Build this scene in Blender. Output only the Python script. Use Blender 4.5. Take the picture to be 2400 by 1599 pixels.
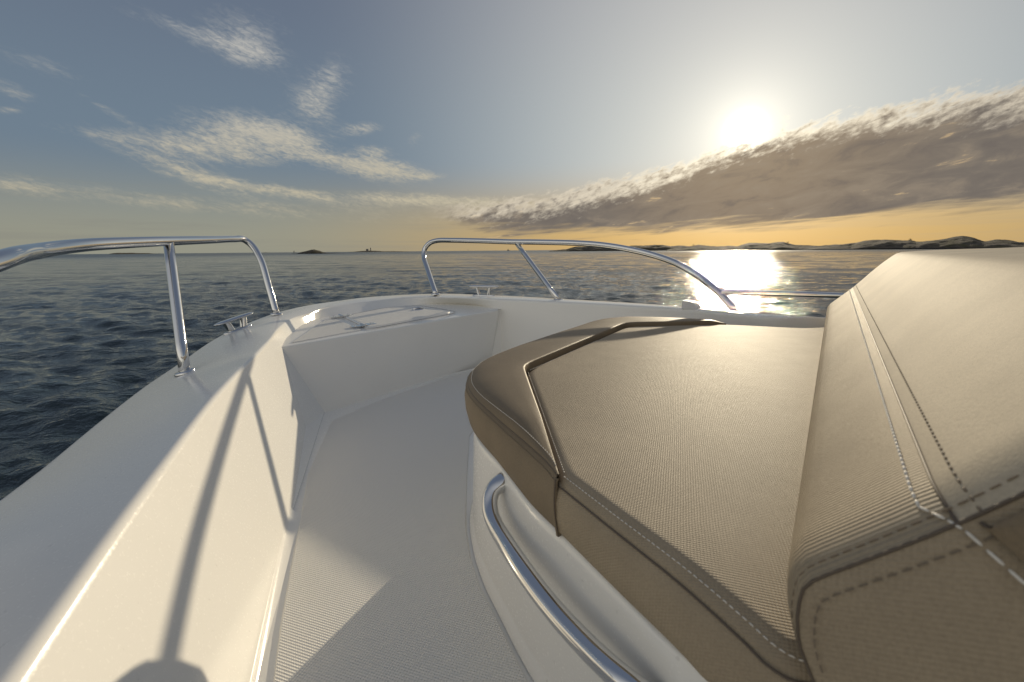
import bpy, bmesh, math, random
import numpy as np
from mathutils import Vector

for o in list(bpy.data.objects):
    bpy.data.objects.remove(o, do_unlink=True)
sc = bpy.context.scene
COL = sc.collection
rad = math.radians
random.seed(7)

# ------------------------------------------------------------------ camera
EYE = 1.35                      # camera height above the water (m)
FPX, CX, CY = 1067.0, 1200.0, 799.5      # focal length / centre in px of a 2400 x 1599 frame
PITCH, ROLL = 0.1965, 0.0085
_F = Vector((0, math.cos(PITCH), -math.sin(PITCH)))
_R0 = Vector((1, 0, 0))
_U0 = Vector((0, math.sin(PITCH), math.cos(PITCH)))
_R = _R0 * math.cos(ROLL) - _U0 * math.sin(ROLL)
_U = _U0 * math.cos(ROLL) + _R0 * math.sin(ROLL)
cam_d = bpy.data.cameras.new('camera')
cam = bpy.data.objects.new('camera', cam_d)
COL.objects.link(cam)
cam_d.sensor_width = 36.0
cam_d.lens = FPX / 2400 * 36
cam_d.clip_start = 0.02
cam_d.clip_end = 30000
cam_d.dof.use_dof = True
cam_d.dof.focus_distance = 1.5
cam_d.dof.aperture_fstop = 9.0
m = cam.matrix_world.copy()
for i in range(3):
    m[i][0], m[i][1], m[i][2] = _R[i], _U[i], -_F[i]
m[0][3], m[1][3], m[2][3] = 0, 0, EYE
cam.matrix_world = m
sc.camera = cam
sc.render.resolution_x, sc.render.resolution_y = 1024, 682
sc.view_settings.view_transform = 'Standard'
sc.view_settings.look = 'None'
sc.view_settings.exposure = 0.07
sc.view_settings.gamma = 1.0
sc.cycles.use_denoising = True
sc.cycles.sample_clamp_indirect = 6.0
sc.cycles.caustics_reflective = False
sc.cycles.max_bounces = 10

def ray(px, py):
    return _F + _R * ((px - CX) / FPX) - _U * ((py - CY) / FPX)
def at(px, py, z):
    """where the sight line through a photo pixel meets the level z (m, relative to the eye)"""
    d = ray(px, py)
    t = z / d.z
    return Vector((d.x * t, d.y * t, EYE + z))
def att(px, py, t):
    d = ray(px, py)
    return Vector((d.x * t, d.y * t, EYE + d.z * t))
def azel(px, py):
    d = ray(px, py)
    return math.degrees(math.atan2(d.x, d.y)), math.degrees(math.atan2(d.z, math.hypot(d.x, d.y)))

# ------------------------------------------------------------------ sun and sky
SUN_AZ, SUN_EL = 25.8, 12.0
sd = Vector((math.sin(rad(SUN_AZ)) * math.cos(rad(SUN_EL)), math.cos(rad(SUN_AZ)) * math.cos(rad(SUN_EL)), math.sin(rad(SUN_EL))))
sun_d = bpy.data.lights.new('sun', 'SUN')
sun_d.energy = 3.3
sun_d.angle = rad(0.53)
sun_d.color = (1.0, 0.85, 0.61)
sun = bpy.data.objects.new('sun', sun_d)
COL.objects.link(sun)
sun.location = (20, 40, 30)
sun.rotation_euler = (-sd).to_track_quat('-Z', 'Y').to_euler()

class Nodes:
    """small helper for building node trees"""
    def __init__(self, tree):
        self.t = tree
    def new(self, kind, **kw):
        n = self.t.nodes.new(kind)
        for k, v in kw.items():
            setattr(n, k, v)
        return n
    def link(self, a, b):
        self.t.links.new(a, b)
    def put(self, sock, v):
        if hasattr(v, 'is_linked') or isinstance(v, bpy.types.NodeSocket):
            self.link(v, sock)
        else:
            sock.default_value = v
    def m(self, op, a, b=None, c=None, clamp=False):
        n = self.new('ShaderNodeMath', operation=op, use_clamp=clamp)
        self.put(n.inputs[0], a)
        if b is not None: self.put(n.inputs[1], b)
        if c is not None: self.put(n.inputs[2], c)
        return n.outputs[0]
    def ss(self, v, lo, hi, a=0.0, b=1.0):
        n = self.new('ShaderNodeMapRange', interpolation_type='SMOOTHSTEP')
        self.put(n.inputs['Value'], v)
        n.inputs['From Min'].default_value = lo; n.inputs['From Max'].default_value = hi
        n.inputs['To Min'].default_value = a; n.inputs['To Max'].default_value = b
        return n.outputs['Result']
    def mix(self, f, a, b, blend='MIX'):
        n = self.new('ShaderNodeMix', data_type='RGBA', blend_type=blend)
        n.clamp_factor = True
        self.put(n.inputs[0], f); self.put(n.inputs[6], a); self.put(n.inputs[7], b)
        return n.outputs[2]
    def vec(self, x, y, z):
        n = self.new('ShaderNodeCombineXYZ')
        self.put(n.inputs[0], x); self.put(n.inputs[1], y); self.put(n.inputs[2], z)
        return n.outputs[0]
    def noise(self, vec, scale, detail=4.0, rough=0.55, dist=0.0):
        n = self.new('ShaderNodeTexNoise')
        self.put(n.inputs['Vector'], vec)
        n.inputs['Scale'].default_value = scale; n.inputs['Detail'].default_value = detail
        n.inputs['Roughness'].default_value = rough; n.inputs['Distortion'].default_value = dist
        return n.outputs['Fac']
    def curve(self, v, pts, lo, hi, ylo, yhi):
        n = self.new('ShaderNodeFloatCurve')
        x = self.m('DIVIDE', self.m('SUBTRACT', v, lo), hi - lo, clamp=True)
        self.put(n.inputs['Value'], x)
        c = n.mapping.curves[0]
        P = [((a - lo) / (hi - lo), (b - ylo) / (yhi - ylo)) for a, b in pts]
        c.points[0].location = P[0]; c.points[1].location = P[-1]
        for p in P[1:-1]:
            c.points.new(*p)
        n.mapping.update()
        return self.m('ADD', self.m('MULTIPLY', n.outputs[0], yhi - ylo), ylo)

def c4(r, g, b, k=1.0):
    return (r * k, g * k, b * k, 1.0)
def srgb(r, g, b, k=1.0):
    f = lambda v: ((v / 255 + 0.055) / 1.055) ** 2.4 if v > 10 else v / 255 / 12.92
    return (f(r) * k, f(g) * k, f(b) * k, 1.0)

world = bpy.data.worlds.new('World')
sc.world = world
world.use_nodes = True
wt = world.node_tree
wt.nodes.clear()
W = Nodes(wt)
SKY = 0.1                       # background strength; sky colours below are divided by it
K = 1.0 / SKY
tc = W.new('ShaderNodeTexCoord')
sep = W.new('ShaderNodeSeparateXYZ')
W.link(tc.outputs['Generated'], sep.inputs[0])
X, Y, Z = sep.outputs
AZ = W.m('MULTIPLY', W.m('ARCTAN2', X, Y), 180 / math.pi)
ELr = W.m('MULTIPLY', W.m('ARCSINE', Z), 180 / math.pi)
EL = W.m('MAXIMUM', ELr, 0.0)
dot = W.new('ShaderNodeVectorMath', operation='DOT_PRODUCT')
W.link(tc.outputs['Generated'], dot.inputs[0]); dot.inputs[1].default_value = sd
SA = W.m('MULTIPLY', W.m('ARCCOSINE', W.m('MINIMUM', dot.outputs['Value'], 1.0)), 180 / math.pi)
nsky = W.new('ShaderNodeTexSky', sky_type='NISHITA')
nsky.sun_disc = False
nsky.sun_elevation = rad(SUN_EL)
nsky.sun_rotation = rad(SUN_AZ)
nsky.air_density = 1.0; nsky.dust_density = 1.6; nsky.ozone_density = 2.0
# thin veil of high haze that evens the physical sky out
veil_top = W.mix(W.ss(SA, 4, 50), srgb(182, 182, 181, K), srgb(97, 107, 125, K))
veil_top = W.mix(W.ss(SA, 85, 150), veil_top, srgb(206, 205, 202, K))  # here and below: unseen sky behind the camera brightened as fill for shaded faces
veil_low = W.mix(W.ss(SA, 10, 58), srgb(188, 153, 90, K), srgb(146, 146, 132, K))
veil_low = W.mix(W.ss(SA, 85, 150), veil_low, srgb(234, 229, 216, K))
veil_mid = W.mix(W.ss(SA, 6, 46), srgb(178, 184, 184, K), srgb(108, 124, 139, K))
veil_mid = W.mix(W.ss(SA, 85, 150), veil_mid, srgb(226, 221, 210, K))
veil = W.mix(W.ss(EL, 1.0, 10.5), veil_low, W.mix(W.ss(EL, 10, 30), veil_mid, veil_top))
gst = W.noise(W.vec(W.m('MULTIPLY', AZ, 0.035), W.m('MULTIPLY', EL, 0.75), 2.2), 1.5, 6, 0.6, 0.4)
veil = W.mix(W.m('MULTIPLY', W.m('MULTIPLY', W.ss(gst, 0.45, 0.7), W.ss(EL, 9, 3)), 0.45), veil, W.mix(W.ss(SA, 10, 50), srgb(176, 150, 108, K), srgb(134, 134, 126, K)))
sky = W.mix(0.95, nsky.outputs[0], veil)

# high wisps: (photo px, py, half length px, half width px, slant, strength)
v_st = W.vec(W.m('ADD', W.m('MULTIPLY', AZ, 0.085), W.m('MULTIPLY', EL, -0.05)), W.m('ADD', W.m('MULTIPLY', EL, 0.30), W.m('MULTIPLY', AZ, 0.06)), 3.1)
wn1 = W.noise(v_st, 2.6, 9, 0.62, 0.6)
v_rp = W.vec(W.m('MULTIPLY', AZ, 0.55), W.m('ADD', W.m('MULTIPLY', EL, 1.5), W.m('MULTIPLY', AZ, 0.30)), 8.7)
wn2 = W.noise(v_rp, 2.2, 5, 0.6, 0.8)
wisps = [(-40, 130, 220, 40, 20, .18), (130, 160, 110, 20, 20, .42), (575, 105, 105, 50, 24, 1.0), (430, 72, 170, 22, 20, .50), (640, 45, 100, 30, 16, .30),
         (770, 195, 66, 50, -36, .85), (735, 255, 55, 30, 30, .75), (470, 350, 180, 34, 8, .95), (590, 312, 130, 44, 8, 1.35), (690, 325, 80, 22, 12, .75),
         (440, 405, 150, 22, 20, .8), (580, 436, 140, 12, 8, .6), (190, 310, 130, 12, 12, .22), (760, 370, 70, 10, 8, .55), (885, 395, 112, 26, 8, 1.55), (1000, 412, 40, 8, 0, .8), (845, 303, 46, 15, -4, 1.1),
         (880, 352, 40, 13, 8, .9), (975, 325, 18, 26, 60, .50), (20, 210, 70, 18, 16, .7), (15, 258, 40, 10, 0, .6), (235, 250, 66, 10, 26, .55),
         (700, 455, 190, 14, 8, .8), (300, 460, 380, 24, 6, .50), (30, 432, 130, 20, 12, .45), (960, 470, 120, 13, 4, .9), (1120, 472, 200, 15, 2, .9), (860, 505, 380, 22, 2, .45)]
acc = None
for (px, py, hl, hw, sl, st) in wisps:
    a0, e0 = azel(px, py)
    a1, e1 = azel(px + hl * math.cos(rad(sl)), py + hl * math.sin(rad(sl)))
    a2, e2 = azel(px - hw * math.sin(rad(sl)), py + hw * math.cos(rad(sl)))
    M2 = np.linalg.inv(np.array([[a1 - a0, a2 - a0], [e1 - e0, e2 - e0]]))
    da = W.m('SUBTRACT', AZ, a0); de = W.m('SUBTRACT', EL, e0)
    u = W.m('ADD', W.m('MULTIPLY', da, M2[0, 0]), W.m('MULTIPLY', de, M2[0, 1]))
    v = W.m('ADD', W.m('MULTIPLY', da, M2[1, 0]), W.m('MULTIPLY', de, M2[1, 1]))
    r2 = W.m('ADD', W.m('MULTIPLY', u, u), W.m('MULTIPLY', v, v))
    b = W.m('MULTIPLY', W.m('POWER', 2.718, W.m('MULTIPLY', r2, -0.9)), st)
    acc = b if acc is None else W.m('ADD', acc, b)
acc = W.m('MULTIPLY', acc, W.ss(AZ, -75, -60))
wd = W.m('ADD', W.m('MULTIPLY', W.m('SUBTRACT', wn1, 0.5), 2.4), W.m('MULTIPLY', W.m('SUBTRACT', wn2, 0.5), 1.7))
wmask = W.ss(W.m('ADD', acc, W.m('MULTIPLY', wd, W.m('ADD', 0.15, W.m('MULTIPLY', W.m('MINIMUM', acc, 1.0), 0.75)))), 0.22, 1.75)
wcol = W.mix(W.ss(EL, 2, 22), srgb(190, 180, 154, K), srgb(186, 184, 178, K))
wrip = W.ss(wn2, 0.30, 0.66, 0.72, 1.0)
sky = W.mix(W.m('MULTIPLY', W.m('MULTIPLY', wmask, wrip), 0.92), sky, wcol)

# glow round the sun (the sky itself, brightest where the sun stands)
glow = W.m('MULTIPLY', W.m('POWER', 2.718, W.m('MULTIPLY', W.m('MULTIPLY', SA, SA), -0.75)), 3.0)
glow = W.m('ADD', glow, W.m('MULTIPLY', W.m('POWER', 2.718, W.m('MULTIPLY', SA, -0.30)), 0.72))
glow = W.m('ADD', glow, W.m('MULTIPLY', W.m('POWER', 2.718, W.m('MULTIPLY', SA, -0.085)), 0.12))

# long cloud bank to starboard
up_px = [(1000, 492), (1150, 476), (1300, 460), (1450, 420), (1560, 392), (1700, 338), (1850, 300), (2000, 268), (2200, 232), (2400, 200)]
lo_px = [(1000, 505), (1150, 542), (1300, 548), (1500, 540), (1700, 532), (1850, 527), (2000, 512), (2200, 492), (2400, 470)]
up = [azel(*p) for p in up_px]; lo = [azel(*p) for p in lo_px]
A0, A1 = up[0][0], 100.0
up = up + [(70, up[-1][1] + 5), (100, up[-1][1] + 3)]
lo = lo + [(70, lo[-1][1] + 4), (100, lo[-1][1] + 6)]
UP = W.curve(AZ, up, A0, A1, 0, 40)
LO = W.curve(AZ, lo, A0, A1, 0, 40)
tilt = W.m('SUBTRACT', EL, W.m('MULTIPLY', AZ, 0.30))
v_b = W.vec(W.m('MULTIPLY', AZ, 0.62), W.m('MULTIPLY', tilt, 0.95), 1.7)
bn = W.noise(v_b, 1.5, 9, 0.62, 0.25)
bn2 = W.noise(W.vec(W.m('MULTIPLY', AZ, 0.10), W.m('MULTIPLY', tilt, 0.8), 5.2), 1.0, 6, 0.6, 0.3)
bnc = W.m('SUBTRACT', bn, 0.5); bnc2 = W.m('SUBTRACT', bn2, 0.5)
dtop = W.m('ADD', W.m('SUBTRACT', UP, EL), W.m('ADD', W.m('MULTIPLY', bnc, 4.2), W.m('MULTIPLY', bnc2, 4.0)))
bst = W.m('SUBTRACT', W.noise(W.vec(W.m('MULTIPLY', AZ, 0.06), W.m('MULTIPLY', W.m('SUBTRACT', EL, W.m('MULTIPLY', AZ, 0.06)), 0.9), 7.7), 1.6, 6, 0.6, 0.4), 0.5)
dbot = W.m('ADD', W.m('SUBTRACT', EL, LO), W.m('ADD', W.m('MULTIPLY', bnc2, 1.2), W.m('MULTIPLY', bst, 4.0)))
bmask = W.m('MULTIPLY', W.m('MULTIPLY', W.ss(dtop, -0.6, 0.9), W.ss(dbot, -0.7, 1.0)), W.ss(AZ, A0 - 1, A0 + 7))
dark = W.mix(W.ss(SA, 3, 20), srgb(148, 131, 110, K), srgb(117, 109, 101, K))
lump = W.noise(W.vec(W.m('MULTIPLY', AZ, 0.22), W.m('MULTIPLY', W.m('SUBTRACT', EL, W.m('MULTIPLY', AZ, 0.16)), 0.62), 4.4), 1.2, 6, 0.6, 0.5)
dark = W.mix(W.m('MULTIPLY', W.ss(lump, 0.46, 0.70), 0.55), dark, srgb(152, 138, 120, K))
dark = W.mix(W.m('MULTIPLY', W.ss(lump, 0.50, 0.28), 0.45), dark, srgb(100, 93, 90, K))
dark = W.mix(W.m('MULTIPLY', W.ss(W.m('ADD', lump, W.m('MULTIPLY', bst, 0.8)), 0.68, 0.80), 0.7), dark, srgb(214, 184, 138, K))
bn3 = W.noise(W.vec(W.m('MULTIPLY', AZ, 0.9), W.m('MULTIPLY', tilt, 1.9), 9.4), 1.0, 5, 0.6, 0.3)
drim = W.m('ADD', dtop, W.m('MULTIPLY', W.m('SUBTRACT', bn3, 0.48), 3.2))
rim = W.m('MULTIPLY', W.ss(drim, 2.6, -0.2), W.ss(SA, 34, 5, 0.80, 1.0))
rimc = W.mix(W.ss(SA, 2, 20), srgb(255, 242, 214, K), srgb(226, 214, 192, K))
bcol = W.mix(rim, dark, rimc)
sky = W.mix(bmask, sky, bcol)
gfac = W.m('MULTIPLY', glow, W.m('SUBTRACT', 1.0, W.m('MULTIPLY', bmask, W.m('SUBTRACT', 0.93, W.m('MULTIPLY', rim, 0.6)))))
gl = W.new('ShaderNodeVectorMath', operation='SCALE')
gl.inputs[0].default_value = (1.0 * K, 0.92 * K, 0.74 * K)
W.link(gfac, gl.inputs['Scale'])
add = W.new('ShaderNodeVectorMath', operation='ADD')
W.link(sky, add.inputs[0]); W.link(gl.outputs[0], add.inputs[1])
bg = W.new('ShaderNodeBackground')
W.link(add.outputs[0], bg.inputs['Color'])
bg.inputs['Strength'].default_value = SKY
wo = W.new('ShaderNodeOutputWorld')
W.link(bg.outputs[0], wo.inputs['Surface'])

# ------------------------------------------------------------------ materials
def new_mat(name, base, rough, metal=0.0, spec=0.5, coat=0.0):
    mt = bpy.data.materials.new(name)
    mt.use_nodes = True
    N = Nodes(mt.node_tree)
    b = mt.node_tree.nodes['Principled BSDF']
    b.inputs['Base Color'].default_value = (*base, 1)
    b.inputs['Roughness'].default_value = rough
    b.inputs['Metallic'].default_value = metal
    b.inputs['Specular IOR Level'].default_value = spec
    b.inputs['Coat Weight'].default_value = coat
    b.inputs['Coat Roughness'].default_value = 0.03
    return mt, N, b
def obj_xyz(N):
    t = N.new('ShaderNodeTexCoord')
    s = N.new('ShaderNodeSeparateXYZ')
    N.link(t.outputs['Object'], s.inputs[0])
    return t.outputs['Object'], s.outputs[0], s.outputs[1], s.outputs[2]
def bump(N, b, h, strength, dist):
    n = N.new('ShaderNodeBump')
    n.inputs['Strength'].default_value = strength
    n.inputs['Distance'].default_value = dist
    N.link(h, n.inputs['Height'])
    N.link(n.outputs[0], b.inputs['Normal'])
    return n

GEL, N, b = new_mat('white_gelcoat', (0.74, 0.73, 0.71), 0.16, spec=0.30, coat=0.05)
P, x, y, z = obj_xyz(N)
n1 = N.noise(P, 3.0, 3, 0.5)
sp1 = N.noise(P, 95.0, 2, 0.5)
gcol = N.mix(N.ss(n1, 0.35, 0.65), c4(0.86, 0.842, 0.79), c4(0.84, 0.82, 0.768))
N.link(N.mix(N.m('MULTIPLY', N.ss(sp1, 0.70, 0.76), 0.22), gcol, c4(0.42, 0.40, 0.36)), b.inputs['Base Color'])
dust = N.noise(P, 260.0, 2, 0.5)
N.link(N.m('ADD', 0.17, N.m('MULTIPLY', N.ss(dust, 0.5, 0.75), 0.16)), b.inputs['Roughness'])
bump(N, b, n1, 0.12, 0.004)

NSK, N, b = new_mat('nonskid_gelcoat', (0.83, 0.808, 0.752), 0.38, spec=0.4)
P, x, y, z = obj_xyz(N)
PER = 0.0060
ca, sa = math.cos(rad(26)), math.sin(rad(26))
u = N.m('ADD', N.m('MULTIPLY', x, ca), N.m('MULTIPLY', y, sa))
v = N.m('SUBTRACT', N.m('MULTIPLY', y, ca), N.m('MULTIPLY', x, sa))
k = 2 * math.pi / PER
hh = N.m('MULTIPLY', N.m('SINE', N.m('MULTIPLY', u, k)), N.m('SINE', N.m('MULTIPLY', v, k)))
hh = N.m('POWER', N.m('MULTIPLY_ADD', hh, 0.5, 0.5), 1.6)
bump(N, b, hh, 0.9, 0.0016)

CHR, N, b = new_mat('polished_steel', (0.72, 0.72, 0.72), 0.055, metal=1.0)
P, x, y, z = obj_xyz(N)
n1 = N.noise(P, 60.0, 4, 0.6)
N.link(N.ss(n1, 0.4, 0.8, 0.045, 0.11), b.inputs['Roughness'])

def fabric(name, base, woven, per=0.0019, rough=0.46, ang=-28, kz=0.9, thr_k=0.7, bs=0.48):
    mt, N, b = new_mat(name, base, rough, spec=0.17)
    P, x, y, z = obj_xyz(N)
    big = N.noise(P, 7.0, 4, 0.6)
    fine = N.noise(P, 700.0, 3, 0.6)
    dk = tuple(c * 0.90 for c in base)
    lt = tuple(min(1, c * 1.07) for c in base)
    grain = N.noise(P, 420.0, 3, 0.7)
    ccol = N.mix(N.ss(big, 0.3, 0.7), c4(*dk), c4(*lt))
    N.link(N.mix(N.m('MULTIPLY', N.ss(grain, 0.40, 0.66), 0.30), ccol, c4(*[c * 0.62 for c in base])), b.inputs['Base Color'])
    if woven:
        ca, sa = math.cos(rad(ang)), math.sin(rad(ang))
        u = N.m('ADD', N.m('MULTIPLY', x, ca), N.m('MULTIPLY', y, sa))
        v = N.m('ADD', N.m('SUBTRACT', N.m('MULTIPLY', y, ca), N.m('MULTIPLY', x, sa)), N.m('MULTIPLY', z, kz))
        kk = 2 * math.pi / per
        wob = N.m('MULTIPLY', N.m('SUBTRACT', big, 0.5), 9.0)
        rib = N.m('MULTIPLY_ADD', N.m('SINE', N.m('ADD', N.m('MULTIPLY', v, kk), wob)), 0.5, 0.5)
        thr = N.m('MULTIPLY_ADD', N.m('SINE', N.m('ADD', N.m('MULTIPLY', u, kk * 1.15), wob)), 0.5, 0.5)
        h = N.m('ADD', N.m('ADD', N.m('MULTIPLY', rib, 0.9), N.m('MULTIPLY', thr, thr_k)), N.m('ADD', N.m('MULTIPLY', fine, 0.35), N.m('MULTIPLY', big, 3.2)))
        bump(N, b, h, bs, 0.0007)
    else:
        h = N.m('ADD', N.m('ADD', N.m('MULTIPLY', fine, 0.5), N.m('MULTIPLY', grain, 0.8)), N.m('MULTIPLY', big, 1.8))
        bump(N, b, h, 0.34, 0.001)
    return mt
FAB = fabric('woven_vinyl_taupe', (0.385, 0.312, 0.217), True, per=0.0030, rough=0.62, ang=-20)
FBK = fabric('ribbed_vinyl_taupe', (0.405, 0.331, 0.232), True, per=0.0036, rough=0.64, ang=-35, kz=0.0, thr_k=0.0, bs=0.85)
SMO = fabric('smooth_vinyl_taupe', (0.235, 0.182, 0.119), False, rough=0.52)
SMP = fabric('smooth_vinyl_sand', (0.540, 0.460, 0.338), False, rough=0.74)
THR, N, b = new_mat('cream_thread', (0.78, 0.74, 0.66), 0.6)
THD, N, b = new_mat('brown_thread', (0.21, 0.165, 0.115), 0.7)
CRS, N, b = new_mat('crease_shade', (0.12, 0.092, 0.066), 0.6)  # thin dark tubes: shade of the seam creases put in as colour
BLK, N, b = new_mat('dark_rubber', (0.02, 0.02, 0.022), 0.5)
GRV, N, b = new_mat('groove_shade', (0.34, 0.34, 0.34), 0.5)  # grey tube colours in the shade of the groove round the hatch
PLA, N, b = new_mat('white_plastic', (0.72, 0.72, 0.72), 0.3)

WAT, N, b = new_mat('sea_water', (0.022, 0.036, 0.042), 0.035, spec=0.5)
b.inputs['IOR'].default_value = 1.333
P, x, y, z = obj_xyz(N)
flat = N.vec(N.m('MULTIPLY', x, 0.8), N.m('MULTIPLY', y, 1.25), 0.0)
w1 = N.noise(flat, 1.3, 3, 0.55, 0.3)
w2 = N.noise(flat, 4.0, 4, 0.6, 0.4)
w3 = N.noise(flat, 14.0, 3, 0.6, 0.3)
w0 = N.noise(N.vec(N.m('MULTIPLY', x, 0.55), N.m('MULTIPLY', y, 1.3), 0.0), 0.22, 3, 0.6, 0.5)
wx = N.noise(N.vec(N.m('MULTIPLY', x, 0.5), N.m('MULTIPLY', y, 1.4), 3.0), 0.06, 4, 0.65, 0.5)
hgt = N.m('ADD', N.m('ADD', N.m('MULTIPLY', w0, 0.22), N.m('MULTIPLY', wx, 0.75)), N.m('ADD', N.m('ADD', N.m('MULTIPLY', w1, 0.050), N.m('MULTIPLY', w2, 0.040)), N.m('MULTIPLY', w3, 0.017)))
bump(N, b, hgt, 1.0, 1.0)
dd = N.m('SQRT', N.m('ADD', N.m('MULTIPLY', x, x), N.m('MULTIPLY', y, y)))
N.link(N.ss(dd, 30, 350, 0.035, 0.27), b.inputs['Roughness'])       # waves too small to mesh far out

ROC, N, b = new_mat('island_rock', (0.16, 0.13, 0.10), 0.85, spec=0.2)
P, x, y, z = obj_xyz(N)
r1 = N.noise(P, 0.09, 6, 0.65, 0.4)
r2 = N.noise(N.vec(x, y, N.m('MULTIPLY', z, 4.0)), 0.35, 6, 0.7)
cr = N.mix(N.ss(r2, 0.35, 0.66), c4(0.045, 0.038, 0.028), c4(0.15, 0.125, 0.092))
cr = N.mix(N.m('MULTIPLY', N.ss(r1, 0.50, 0.60), 0.8), cr, c4(0.075, 0.066, 0.028))
cr = N.mix(N.ss(z, 1.1, 0.3), cr, c4(0.02, 0.018, 0.015))
N.link(cr, b.inputs['Base Color'])
bump(N, b, r2, 0.8, 1.2)
SIL, N, b = new_mat('weathered_grey_paint', (0.20, 0.19, 0.18), 0.7)
LEA, N, b = new_mat('dark_foliage', (0.035, 0.038, 0.015), 0.8)

# ------------------------------------------------------------------ mesh helpers
ORI = {}
def empty(name, loc, label, cat, group=None):
    o = bpy.data.objects.new(name, None)
    COL.objects.link(o)
    o.location = loc
    o.empty_display_size = 0.1
    o['label'] = label; o['category'] = cat
    if group: o['group'] = group
    ORI[o] = Vector(loc)
    return o
def mesh(name, verts, faces, mat, parent=None, smooth=True, loc=None, bev=0.0, bang=25, bseg=3, merge=0.0004):
    org = ORI[parent] if parent is not None else Vector(loc or (0, 0, 0))
    me = bpy.data.meshes.new(name)
    me.from_pydata([tuple(Vector(v) - org) for v in verts], [], [tuple(f) for f in faces])
    bm = bmesh.new(); bm.from_mesh(me)
    if merge: bmesh.ops.remove_doubles(bm, verts=bm.verts, dist=merge)
    bmesh.ops.recalc_face_normals(bm, faces=bm.faces)
    bm.to_mesh(me); bm.free()
    me.materials.append(mat)
    if smooth:
        me.polygons.foreach_set('use_smooth', [True] * len(me.polygons))
    o = bpy.data.objects.new(name, me)
    COL.objects.link(o)
    if parent is not None:
        o.parent = parent
    else:
        o.location = org
    ORI[o] = org
    if bev:
        md = o.modifiers.new('bevel', 'BEVEL')
        md.width = bev; md.segments = bseg; md.limit_method = 'ANGLE'; md.angle_limit = rad(bang)
        md.harden_normals = True
    return o
def resample(pts, n, smooth=True):
    """n points evenly along a (Catmull-Rom) path"""
    pts = [Vector(p) for p in pts]
    if len(pts) == 2:
        smooth = False
    dense = []
    if smooth:
        for i in range(len(pts) - 1):
            p0 = pts[i - 1] if i else pts[0] * 2 - pts[1]
            p1, p2 = pts[i], pts[i + 1]
            p3 = pts[i + 2] if i + 2 < len(pts) else pts[-1] * 2 - pts[-2]
            a, b_, c = max((p1 - p0).length, 1e-6) ** .5, max((p2 - p1).length, 1e-6) ** .5, max((p3 - p2).length, 1e-6) ** .5
            m1 = ((p1 - p0) / a - (p2 - p0) / (a + b_) + (p2 - p1) / b_) * b_
            m2 = ((p2 - p1) / b_ - (p3 - p1) / (b_ + c) + (p3 - p2) / c) * b_
            for k in range(24):
                t = k / 24
                dense.append(p1 * (2*t**3 - 3*t*t + 1) + m1 * (t**3 - 2*t*t + t) + p2 * (-2*t**3 + 3*t*t) + m2 * (t**3 - t*t))
        dense.append(pts[-1])
    else:
        dense = pts
    cum = [0.0]
    for a, b_ in zip(dense, dense[1:]):
        cum.append(cum[-1] + (b_ - a).length)
    out, j = [], 0
    for i in range(n):
        s = cum[-1] * i / (n - 1)
        while j < len(cum) - 2 and cum[j + 1] < s:
            j += 1
        f = (s - cum[j]) / max(cum[j + 1] - cum[j], 1e-9)
        out.append(dense[j].lerp(dense[j + 1], min(max(f, 0), 1)))
    return out
def grid_faces(rows, cols, off=0, closed=False):
    f = []
    for r in range(rows - 1):
        for c in range(cols if closed else cols - 1):
            d = (c + 1) % cols
            f.append((off + r * cols + c, off + r * cols + d, off + (r + 1) * cols + d, off + (r + 1) * cols + c))
    return f
def loft(rows, closed=False):
    v = [p for r in rows for p in r]
    return v, grid_faces(len(rows), len(rows[0]), 0, closed)
class MB:
    """collects verts and faces"""
    def __init__(self): self.v, self.f = [], []
    def add(self, vf):
        o = len(self.v)
        self.v += [Vector(p) for p in vf[0]]
        self.f += [tuple(i + o for i in f) for f in vf[1]]
        return self
def tube_vf(path, r, seg=16, caps=True, squash=1.0):
    """round tube along a path with parallel-transport frames; r is a number or a list"""
    path = [Vector(p) for p in path]
    n = len(path)
    T = [((path[min(i + 1, n - 1)] - path[max(i - 1, 0)]).normalized()) for i in range(n)]
    ref = Vector((0, 0, 1)) if abs(T[0].z) < 0.9 else Vector((1, 0, 0))
    u = (ref - T[0] * ref.dot(T[0])).normalized()
    v, f = [], []
    for i in range(n):
        u = (u - T[i] * u.dot(T[i])).normalized()
        w = T[i].cross(u)
        ri = r[i] if isinstance(r, (list, tuple)) else r
        for k in range(seg):
            a = 2 * math.pi * k / seg
            v.append(path[i] + u * (math.cos(a) * ri * squash) + w * (math.sin(a) * ri))
    f = grid_faces(n, seg, 0, True)
    if caps:
        f.append(tuple(range(seg - 1, -1, -1)))
        f.append(tuple(range((n - 1) * seg, n * seg)))
    return v, f
def disc_vf(c, nrm, r, h, seg=28):
    nrm = Vector(nrm).normalized()
    ref = Vector((1, 0, 0)) if abs(nrm.x) < .9 else Vector((0, 1, 0))
    u = (ref - nrm * ref.dot(nrm)).normalized(); w = nrm.cross(u)
    prof = [(r, 0), (r, h * .5), (r * .9, h), (r * .5, h * 1.15)]
    v = [Vector(c) + u * (math.cos(2*math.pi*k/seg) * q) + w * (math.sin(2*math.pi*k/seg) * q) + nrm * t for q, t in prof for k in range(seg)]
    f = grid_faces(4, seg, 0, True)
    f.append(tuple(range(3 * seg, 4 * seg)))
    return v, f
def box_vf(c, ux, uy, uz, sx, sy, sz):
    """box centred at c, axes ux uy uz, half sizes sx sy sz"""
    c = Vector(c)
    v = [c + ux * (a * sx) + uy * (b_ * sy) + uz * (d * sz) for a in (-1, 1) for b_ in (-1, 1) for d in (-1, 1)]
    return v, [(0, 1, 3, 2), (4, 6, 7, 5), (0, 4, 5, 1), (2, 3, 7, 6), (0, 2, 6, 4), (1, 5, 7, 3)]
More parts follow.
